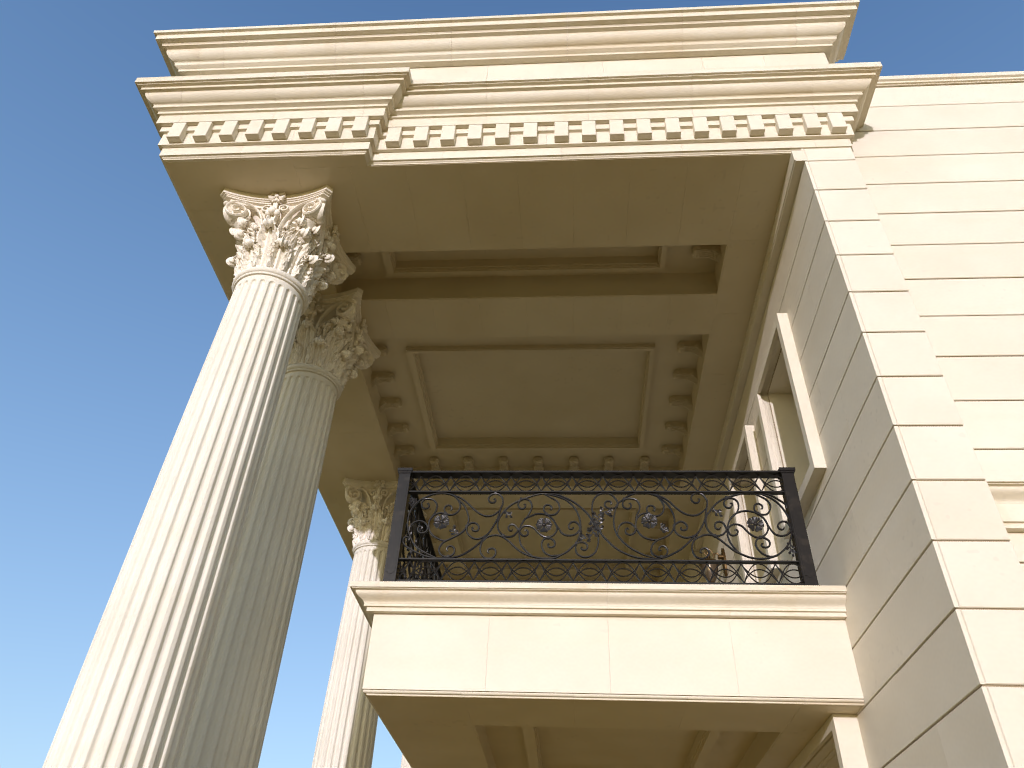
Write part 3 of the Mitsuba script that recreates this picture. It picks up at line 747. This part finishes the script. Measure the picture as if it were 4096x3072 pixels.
def corner_mesh():
    """What fills the corner between two scrolls: a banded roll with a small curling leaf above."""
    out = []
    for k in range(9):
        a0 = math.radians(75 - 24 * k)
        c, r = np.array([0.530, 0.655]), 0.076
        e = trimesh.creation.box(extents=(0.030, 0.050 if k % 2 else 0.066, 0.030))
        e.apply_transform(trimesh.transformations.rotation_matrix(-a0, (0, 1, 0)))
        e.apply_translation((c[0] + r * math.cos(a0), 0, c[1] + r * math.sin(a0)))
        out.append(e)
    cyl = trimesh.creation.cylinder(radius=0.078, height=0.056, sections=28)
    cyl.apply_transform(trimesh.transformations.rotation_matrix(math.pi / 2, (1, 0, 0)))
    cyl.apply_translation((0.530, 0, 0.655))
    out.append(cyl)
    for k in range(3):
        out.append(ball((0.590 + 0.028 * k, 0, 0.735 - 0.010 * k), 0.024, 1, (1, 1.3, 0.8)))
    stem = sweep(spline([(0.36, 0, 0.40), (0.40, 0, 0.47), (0.45, 0, 0.53), (0.50, 0, 0.565)], 5), (0, 1, 0), 0.05, 0.09)
    out.append(stem)
    m = cat(out)
    m.apply_transform(trimesh.transformations.rotation_matrix(-math.pi / 4, (0, 0, 1)))
    return m


def petals(n, r, depth, seed=0, cup=0.25):
    """A rosette in the plane y = 0 that faces -y: n notched petals with radial creases, and a domed centre."""
    out = []
    for k in range(n):
        a = 2 * math.pi * (k + seed) / n
        U, V = np.meshgrid(np.linspace(-1, 1, 13), np.linspace(0.12, 1, 10))
        half = math.pi / n * 0.97
        wid = np.interp(V, [0, 0.3, 0.7, 0.92, 1], [0.45, 0.72, 0.98, 0.92, 0.66])
        ang = a + U * half * wid
        rad = r * V * (1 - 0.07 * (1 - np.abs(U)) * (V > 0.9))
        y = -depth * (0.5 + cup * V ** 2 - 0.35 * np.abs(U) ** 2 * V + 0.16 * np.cos(U * math.pi * 4) * V * (V > 0.3))
        f = np.stack([rad * np.sin(ang), y, rad * np.cos(ang)], -1).reshape(-1, 3)
        out.append(shell(f, f + np.array([0, depth * 0.35, 0]), 10, 13))
    out.append(ball((0, -depth * 0.6, 0), r * 0.24, 2, (1, 0.7, 1)))
    return cat(out)


def centre_mesh():
    """The stalk, berries and two little scrolls under the flower in the middle of a face."""
    out = [sweep(spline([(0, -0.36, 0.47), (0.0, -0.395, 0.58), (0, -0.415, 0.66), (0, -0.43, 0.74)], 5), (0, 1, 0), 0.045, 0.03)]
    for s in (-1, 1):
        pts = [(s * 0.02, 0.46), (s * 0.03, 0.57), (s * 0.045, 0.66)]
        for a in np.linspace(150, -300, 22):
            q = (150 - a) / 450
            r = 0.042 * (1 - q) + 0.008
            pts.append((s * (0.082 + r * math.cos(math.radians(a))), 0.675 + r * math.sin(math.radians(a))))
        c = spline(pts, 2)
        out.append(sweep(np.column_stack([c[:, 0], np.full(len(c), -0.40), c[:, 1]]), (0, 1, 0), 0.018, 0.045))
        out.append(ball((s * 0.040, -0.425, 0.600), 0.030, 2, (1, 1, 1.2)))
    out.append(ball((0, -0.445, 0.610), 0.036, 2, (1, 1, 1.1)))
    return cat(out)


shaft_ply = mikit.ply(shaft_mesh(), "column_stone", 50)
ring_ply = mikit.ply(lathe([(0.2, 4.917), (0.312, 4.917), (0.318, 4.924), (0.318, 4.94), (0.324, 4.942), (0.331, 4.948), (0.336, 4.96), (0.337, 4.972), (0.333, 4.985), (0.325, 4.995), (0.315, 5.0), (0.2, 5.0)], 96), "column_stone", 50)
base_ply = mikit.ply(lathe([(0.0, -1.46), (0.47, -1.46), (0.50, -1.43), (0.50, -1.37), (0.47, -1.34), (0.43, -1.33), (0.41, -1.28), (0.42, -1.24), (0.44, -1.23), (0.455, -1.20), (0.44, -1.17), (0.40, -1.16), (0.375, -1.115), (0.0, -1.115)], 72), "column_stone", 40)
plinth_ply = mikit.ply(box(-0.52, 0.52, -0.52, 0.52, GROUND, -1.462), "column_stone")
ZC = 5.0
bell_ply = mikit.ply(lathe([(0.0, 0.0), (0.290, 0.0), (0.292, 0.25), (0.302, 0.45), (0.325, 0.60), (0.36, 0.69), (0.395, 0.735), (0.402, 0.75), (0.39, 0.765), (0.0, 0.765)], 72), "carved_stone", 50)
tiers = [prism(abacus_outline(-0.064), "z", 0.740, 0.772), prism(abacus_outline(-0.030), "z", 0.770, 0.786), prism(abacus_outline(-0.016), "z", 0.785, 0.797), prism(abacus_outline(0.0), "z", 0.796, 0.8595)]
abacus_ply = mikit.ply(cat(tiers), "carved_stone", 30)
low_ply = mikit.ply(leaf_mesh(0.300, 0.294, 0.116, 0.060, 0.048), "carved_stone", 60)
high_ply = mikit.ply(leaf_mesh(0.500, 0.296, 0.118, 0.085, 0.054, 5), "carved_stone", 60)
top_ply = mikit.ply(leaf_mesh(0.27, 0.315, 0.098, 0.105, 0.046, 3), "carved_stone", 60)
small_ply = mikit.ply(leaf_mesh(0.22, 0.305, 0.055, 0.055, 0.030, 3, na=17, nb=48), "carved_stone", 60)
vol_ply = {s: mikit.ply(volute_mesh(s), "carved_stone", 40) for s in (-1, 1)}
corner_ply = mikit.ply(corner_mesh(), "carved_stone", 40)
flower = petals(5, 0.082, 0.05, 0.5)
flower.apply_translation((0, -0.427, 0.808))
flower_ply = mikit.ply(flower, "carved_stone", 50)
centre_ply = mikit.ply(centre_mesh(), "carved_stone", 40)


def column(x, y, label, turn):
    c = thing("column", label, "column", "fluted columns under the portico")
    at = T().translate([x, y, 0])
    add(c, "plinth", None, None, shape=plinth_ply, at=at)
    add(c, "base", None, None, shape=base_ply, at=at)
    add(c, "shaft", None, None, shape=shaft_ply, at=at @ T().rotate([0, 0, 1], turn))
    add(c, "neck_ring", None, None, shape=ring_ply, at=at)
    up = T().translate([x, y, ZC])
    cap = add(c, "capital", None, None, shape=bell_ply, at=up)
    for k in range(8):
        add(cap, "leaf", None, None, shape=low_ply, at=up @ T().rotate([0, 0, 1], 22.5 + 45 * k))
        add(cap, "leaf", None, None, shape=high_ply, at=up @ T().rotate([0, 0, 1], 45 * k))
        add(cap, "leaf", None, None, shape=small_ply, at=up @ T().translate([0, 0, 0.285]).rotate([0, 0, 1], 22.5 + 45 * k))
    for k in range(4):
        face = up @ T().rotate([0, 0, 1], 90 * k)
        add(cap, "leaf", None, None, shape=top_ply, at=face @ T().translate([0, 0, 0.300]).rotate([0, 0, 1], 36))
        add(cap, "leaf", None, None, shape=top_ply, at=face @ T().translate([0, 0, 0.300]).rotate([0, 0, 1], -36))
        for s in (-1, 1):
            add(cap, "volute", None, None, shape=vol_ply[s], at=face)
        add(cap, "corner_roll", None, None, shape=corner_ply, at=face)
        add(cap, "flower", None, None, shape=flower_ply, at=face)
        add(cap, "berry_stalk", None, None, shape=centre_ply, at=face)
    add(cap, "abacus", None, None, shape=abacus_ply, at=up)
    return c


column(-2.67, 4.76, "nearest fluted column, sunlit, with leafy capital at the portico's front left corner", 3.0)
column(-2.665, 6.05, "second fluted column, mostly in shade close behind the nearest column", 9.0)
column(-2.68, 9.71, "far fluted column seen left of the balcony's black railing", 5.0)
column(-2.68, 14.72, "farthest column, a thin sliver of shaft under the balcony's left end", 0.0)

# ------------------------------------------------------------------ the balcony
balcony = thing("balcony", "cream stone balcony slab with moulded edge below the black railing", "balcony")
BX, BY, BY1 = -1.5, 5.635, 10.2
BW = XW - 0.001
BCORN = [(-0.2, 2.372), (0.045, 2.372)] + BAL_P[0:] + [(-0.2, 2.558)]
BCORN = [(-0.2, 2.372)] + [(p, max(z, 2.372)) for p, z in BAL_P] + [(-0.2, 2.557)]
BEAD = [(-0.2, 1.777), (-0.030, 1.777), (-0.028, 1.786), (-0.016, 1.787), (-0.008, 1.792), (-0.005, 1.799), (-0.008, 1.806), (-0.2, 1.808)]
BFAS = [(-0.2, 1.810), (0.0, 1.810), (0.0, 2.370), (-0.2, 2.370)]
BLEGS = [((BX, BY1), (0, -1), (-1, 0), BY1 - BY, 0, 1), ((BX, BY), (1, 0), (0, -1), BW - BX, 1, 0)]
for name, prof, xs, bs in (("cornice_stone", BCORN, (-1.483, -0.613, 0.275, 1.162), "moulding_stone"), ("fascia_panel", BFAS, (-0.613, 0.274, 1.162), "wall_stone_c"), ("bead_stone", BEAD, (-0.785, 0.013, 0.806, 1.60), "moulding_stone")):
    for leg in BLEGS:
        js = [x - BX for x in xs] if leg[1] == (1, 0) else [0.7 + 0.88 * k for k in range(4)]
        run(balcony, name, prof, (*leg[0], 0), (*leg[1], 0), (*leg[2], 0), leg[3], js, bs, leg[4], leg[5], gap=0.0011)
add(balcony, "core", box(BX + 0.15, BW - 0.003, BY + 0.15, BY1, 2.115, 2.55), "grout")
add(balcony, "floor", box(BX + 0.1, BW - 0.004, BY + 0.1, BY1 - 0.01, 2.551, 2.561), "wall_stone")
BZS = 1.775


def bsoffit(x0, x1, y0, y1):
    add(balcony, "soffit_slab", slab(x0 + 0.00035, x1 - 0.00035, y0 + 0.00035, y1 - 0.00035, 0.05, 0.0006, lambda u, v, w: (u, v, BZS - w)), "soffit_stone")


for a, b in ((BX + 0.035, -0.77), (-0.77, 0.02), (0.02, 0.81), (0.81, 1.59), (1.59, BW - 0.002)):
    bsoffit(a, b, BY + 0.033, 6.34)
for a, b in zip((6.34, 7.0, 7.8, 8.6, 9.4), (7.0, 7.8, 8.6, 9.4, BY1)):
    bsoffit(BX + 0.035, -0.77, a, b)
    bsoffit(1.59, BW - 0.002, a, b)
bsoffit(-0.77, 1.59, 9.4, BY1)
coffer(balcony, -0.77, 1.59, 6.34, 9.4, BZS, 2.0, 2.08, 1.925, (-0.43, 1.24, 6.66, 9.08), (-0.31, 1.13, 6.78, 8.96))

# ------------------------------------------------------------------ the balcony's wrought iron railing
rail = thing("iron_railing", "black wrought iron balcony railing with scrolls, rings and four rosettes", "railing")
RY = 5.55
IRON = "wrought_iron"
SIDE = T().translate([-1.39, RY, 0]).rotate([0, 0, 1], 90).translate([1.39, -RY, 0])      # the same panel again, along the balcony's left edge


def both(name, mesh, smooth=40, side=True):
    p = mikit.ply(mesh, IRON, smooth)
    add(rail, name, None, None, shape=p)
    if side:
        add(rail, name, None, None, shape=p, at=SIDE)


def post(x, y):
    m = [box(x - 0.048, x + 0.048, y - 0.048, y + 0.048, 2.556, 3.556), box(x - 0.064, x + 0.064, y - 0.064, y + 0.064, 3.572, 3.600), box(x - 0.056, x + 0.056, y - 0.056, y + 0.056, 3.556, 3.573),
         box(x - 0.062, x + 0.062, y - 0.062, y + 0.062, 2.5565, 2.572)]
    p = add(rail, "post", cat(m), IRON)
    a = [(0.0375 * math.cos(t), 0.0) for t in (0,)]
    arch = [(0.017 * math.cos(t), 3.455 + 0.017 * math.sin(t)) for t in np.linspace(0, math.pi, 9)]
    foot = [(0.017 * math.cos(t), 2.652 + 0.017 * math.sin(t)) for t in np.linspace(math.pi, 2 * math.pi, 9)]
    poly = Polygon([(-0.035, 2.652)] + foot + [(0.035, 2.652), (0.035, 3.455)] + arch + [(-0.035, 3.455)])
    add(p, "panel", prism(poly.buffer(0), "y", -0.0515, -0.046), IRON, at=T().translate([x, y, 0]))
    add(p, "panel", prism(poly.buffer(0), "y", -0.0515, -0.046), IRON, at=T().translate([x, y, 0]).rotate([0, 0, 1], -90))


post(-1.39, RY)
post(1.775, RY)
post(-1.39, RY + 3.165)
RX0, RX1 = -1.343, 1.728
both("top_rail", cat([box(RX0, RX1, RY - 0.050, RY + 0.050, 3.563, 3.578), box(RX0, RX1, RY - 0.036, RY + 0.036, 3.5775, 3.586)]), False)
both("middle_rail", box(RX0, RX1, RY - 0.022, RY + 0.022, 3.389, 3.400), False)
both("middle_rail", box(RX0, RX1, RY - 0.022, RY + 0.022, 2.775, 2.786), False)
both("bottom_rail", box(RX0, RX1, RY - 0.022, RY + 0.022, 2.578, 2.602), False)
PER = 0.2553
for z0, z1 in ((3.401, 3.561), (2.604, 2.774)):
    zm, hh = (z0 + z1) / 2, (z1 - z0) / 2
    for k in range(-1, 13):
        xc = -1.257 + PER * (k + 0.5)
        for s in (-1, 1):
            for j, (amp, top, lim) in enumerate(((-0.92, 1.0, 0.5), (-0.36, 0.92, 0.5))):
                q = np.linspace(-lim, lim, 25)
                zz = s * hh * (amp + (top - amp) * np.abs(2 * q) ** 2.05)
                xx = xc + q * PER
                ok = (xx > RX0 - 0.01) & (xx < RX1 + 0.01)
                if ok.sum() < 4:
                    continue
                pts = np.column_stack([xx, np.full(len(q), RY + 0.004 * s + 0.002 * j), zm + zz])[ok]
                both("ring_bar", sweep(pts, (0, 1, 0), 0.0080, 0.013, sides=6), 50)
        if RX0 < xc < RX1:
            both("bead", cat([ball((xc, RY, zm - hh * 0.97), 0.007, 1), ball((xc, RY, zm + hh * 0.97), 0.007, 1)]), True, False)

for line in SCROLLS.split("\n"):
    c = np.array([[float(a) for a in q.split(",")] for q in line.split()])
    c = c[np.concatenate([[True], np.hypot(*np.diff(c, axis=0).T) > 1e-3])]
    s = spline(c, 5)
    s[:, 0] = np.clip(s[:, 0], RX0 + 0.004, RX1 - 0.004)
    pts = np.column_stack([s[:, 0], np.full(len(s), RY) + 0.0015 * math.sin(len(line)), s[:, 1]])
    n = len(pts)
    m = sweep(pts, (0, 1, 0), 0.0138, 0.021, taper=np.clip(np.minimum(np.arange(n), np.arange(n)[::-1]) / 8.0, 0, 1) * 0.35 + 0.65)
    parts = [m]
    for e, o in ((0, 5), (-1, -6)):               # a bead where a bar ends in a tight curl
        if np.linalg.norm(pts[e] - pts[min(max(o * 4, -n), n - 1)]) < 0.035:
            parts.append(ball(pts[e], 0.0138, 1))
    both("scroll", cat(parts), 50)
rose = petals(5, 0.067, 0.022, 0.1)
rose_p = mikit.ply(rose, IRON, 45)
for i, (x, z) in enumerate(ROSETTES):
    at = T().translate([x, RY - 0.012, z]).rotate([0, 1, 0], (10, 28, -16, 6)[i])
    add(rail, "rosette", None, None, shape=rose_p, at=at)
    add(rail, "rosette", None, None, shape=rose_p, at=SIDE @ at)
for x, z in CLAMPS:
    both("clamp", box(x - 0.009, x + 0.009, RY - 0.014, RY + 0.014, z - 0.011, z + 0.011), False)


def sprig(pts, n, size):
    """A little iron acanthus sprig: a stalk with curled leaflets to either side."""
    s = spline(np.array([(x, 0, z) for x, z in pts], float), 8)
    out = [sweep(s, (0, 1, 0), 0.009, 0.010, sides=6, taper=np.linspace(1, 0.6, len(s)))]
    for k in range(n):
        i = int((k + 0.6) / n * (len(s) - 2))
        t = s[i + 1] - s[i]
        t /= np.linalg.norm(t)
        nn = np.array([-t[2], 0, t[0]]) * (1 if k % 2 else -1)
        q = size * (0.8 + 0.4 * ((k * 7) % 3) / 2)
        c = spline([s[i], s[i] + (t * 0.5 + nn * 0.7) * q, s[i] + (t * 1.0 + nn * 1.0) * q + np.array([0, -0.25 * q, 0]), s[i] + (t * 0.8 + nn * 1.35) * q + np.array([0, -0.5 * q, 0])], 4)
        out.append(sweep(c, (0, 1, 0), size * 0.95, 0.007, sides=6, taper=np.interp(np.linspace(0, 1, len(c)), [0, 0.5, 1], [0.4, 1.0, 0.5])))
        out.append(ball(c[-1], size * 0.26, 1))
    m = cat(out)
    m.apply_translation((0, RY - 0.006, 0))
    return m


LV = LEAVES
for pts, n, sz in (([(LV["a"][0] - 0.01, LV["a"][1] + 0.03), LV["a"], (LV["a"][0] + 0.015, LV["a"][1] - 0.035)], 5, 0.024), ([(LV["b"][0] + 0.035, LV["b"][1] - 0.02), LV["b"], (LV["b"][0] - 0.02, LV["b"][1] + 0.03)], 5, 0.023),
                   ([(LV["c"][0] - 0.015, LV["c"][1] + 0.03), LV["c"], (LV["c"][0] + 0.03, LV["c"][1] - 0.01)], 5, 0.022), ([(0.165, 3.14), (0.188, 3.09), LV["d"], (0.165, 2.995), LV["d2"], (0.075, 2.985)], 11, 0.030),
                   ([(0.245, 3.03), (0.224, 3.09), LV["e"], (0.235, 3.19), LV["e2"], (0.335, 3.20)], 11, 0.030), ([(LV["f"][0] + 0.03, LV["f"][1] - 0.015), LV["f"], (LV["f"][0] - 0.03, LV["f"][1] + 0.025)], 5, 0.023),
                   ([(LV["g"][0] - 0.02, LV["g"][1] + 0.03), LV["g"], (LV["g"][0] + 0.035, LV["g"][1] - 0.015)], 5, 0.023), ([(LV["h"][0] + 0.01, LV["h"][1] + 0.07), LV["h"], (LV["h"][0] + 0.02, LV["h"][1] - 0.04)], 7, 0.022)):
    both("sprig", sprig(pts, n, sz), 50)

# ------------------------------------------------------------------ the wall lantern
def big(m, s=1.22):
    """Scaled about the middle of its wall plate."""
    m.apply_translation((-XW, -9.4, -4.66))
    m.apply_scale(s)
    m.apply_translation((XW, 9.4, 4.66))
    return m


lan = thing("brass_lantern", "aged brass urn lantern on a scrolled arm, on the side wall behind the railing", "lantern")
LY = 9.4
plate = trimesh.creation.cylinder(radius=1.0, height=0.022, sections=28)
plate.apply_scale((0.16, 0.06, 1))
plate.apply_transform(trimesh.transformations.rotation_matrix(math.pi / 2, (0, 1, 0)))
plate.apply_translation((XW - 0.012, LY, 4.70))
boss = trimesh.creation.cylinder(radius=0.028, height=0.05, sections=20)
boss.apply_transform(trimesh.transformations.rotation_matrix(math.pi / 2, (0, 1, 0)))
boss.apply_translation((XW - 0.045, LY, 4.76))
add(lan, "wall_plate", big(cat([plate, boss])), "aged_brass", 40)
arm = spline([(XW - 0.04, LY, 4.76), (XW - 0.075, LY, 4.80), (XW - 0.105, LY, 4.79), (XW - 0.115, LY, 4.75), (XW - 0.12, LY, 4.80), (XW - 0.15, LY, 4.845), (XW - 0.19, LY, 4.84), (XW - 0.205, LY, 4.80), (XW - 0.185, LY, 4.775), (XW - 0.165, LY, 4.79)], 8)
add(lan, "arm", big(sweep(arm, (0, 1, 0), 0.014, 0.016)), "aged_brass", 50)
urn = lathe([(0.0, 0.43), (0.010, 0.425), (0.014, 0.40), (0.008, 0.385), (0.022, 0.37), (0.026, 0.355), (0.012, 0.34), (0.03, 0.325), (0.085, 0.30), (0.102, 0.285), (0.105, 0.27), (0.092, 0.262), (0.0, 0.262)], 40)
urn.apply_translation((XW - 0.172, LY, 4.40))
add(lan, "crown", big(urn), "aged_brass", 40)
body = lathe([(0.0, 0.262), (0.088, 0.262), (0.086, 0.22), (0.078, 0.17), (0.062, 0.12), (0.042, 0.08), (0.030, 0.065), (0.0, 0.065)], 40)
body.apply_translation((XW - 0.172, LY, 4.40))
add(lan, "glass", big(body), "lamp_glass", 40)
foot = lathe([(0.0, 0.066), (0.032, 0.066), (0.036, 0.052), (0.024, 0.036), (0.012, 0.03), (0.016, 0.016), (0.0, 0.0)], 32)
foot.apply_translation((XW - 0.172, LY, 4.40))
add(lan, "finial", big(foot), "aged_brass", 40)
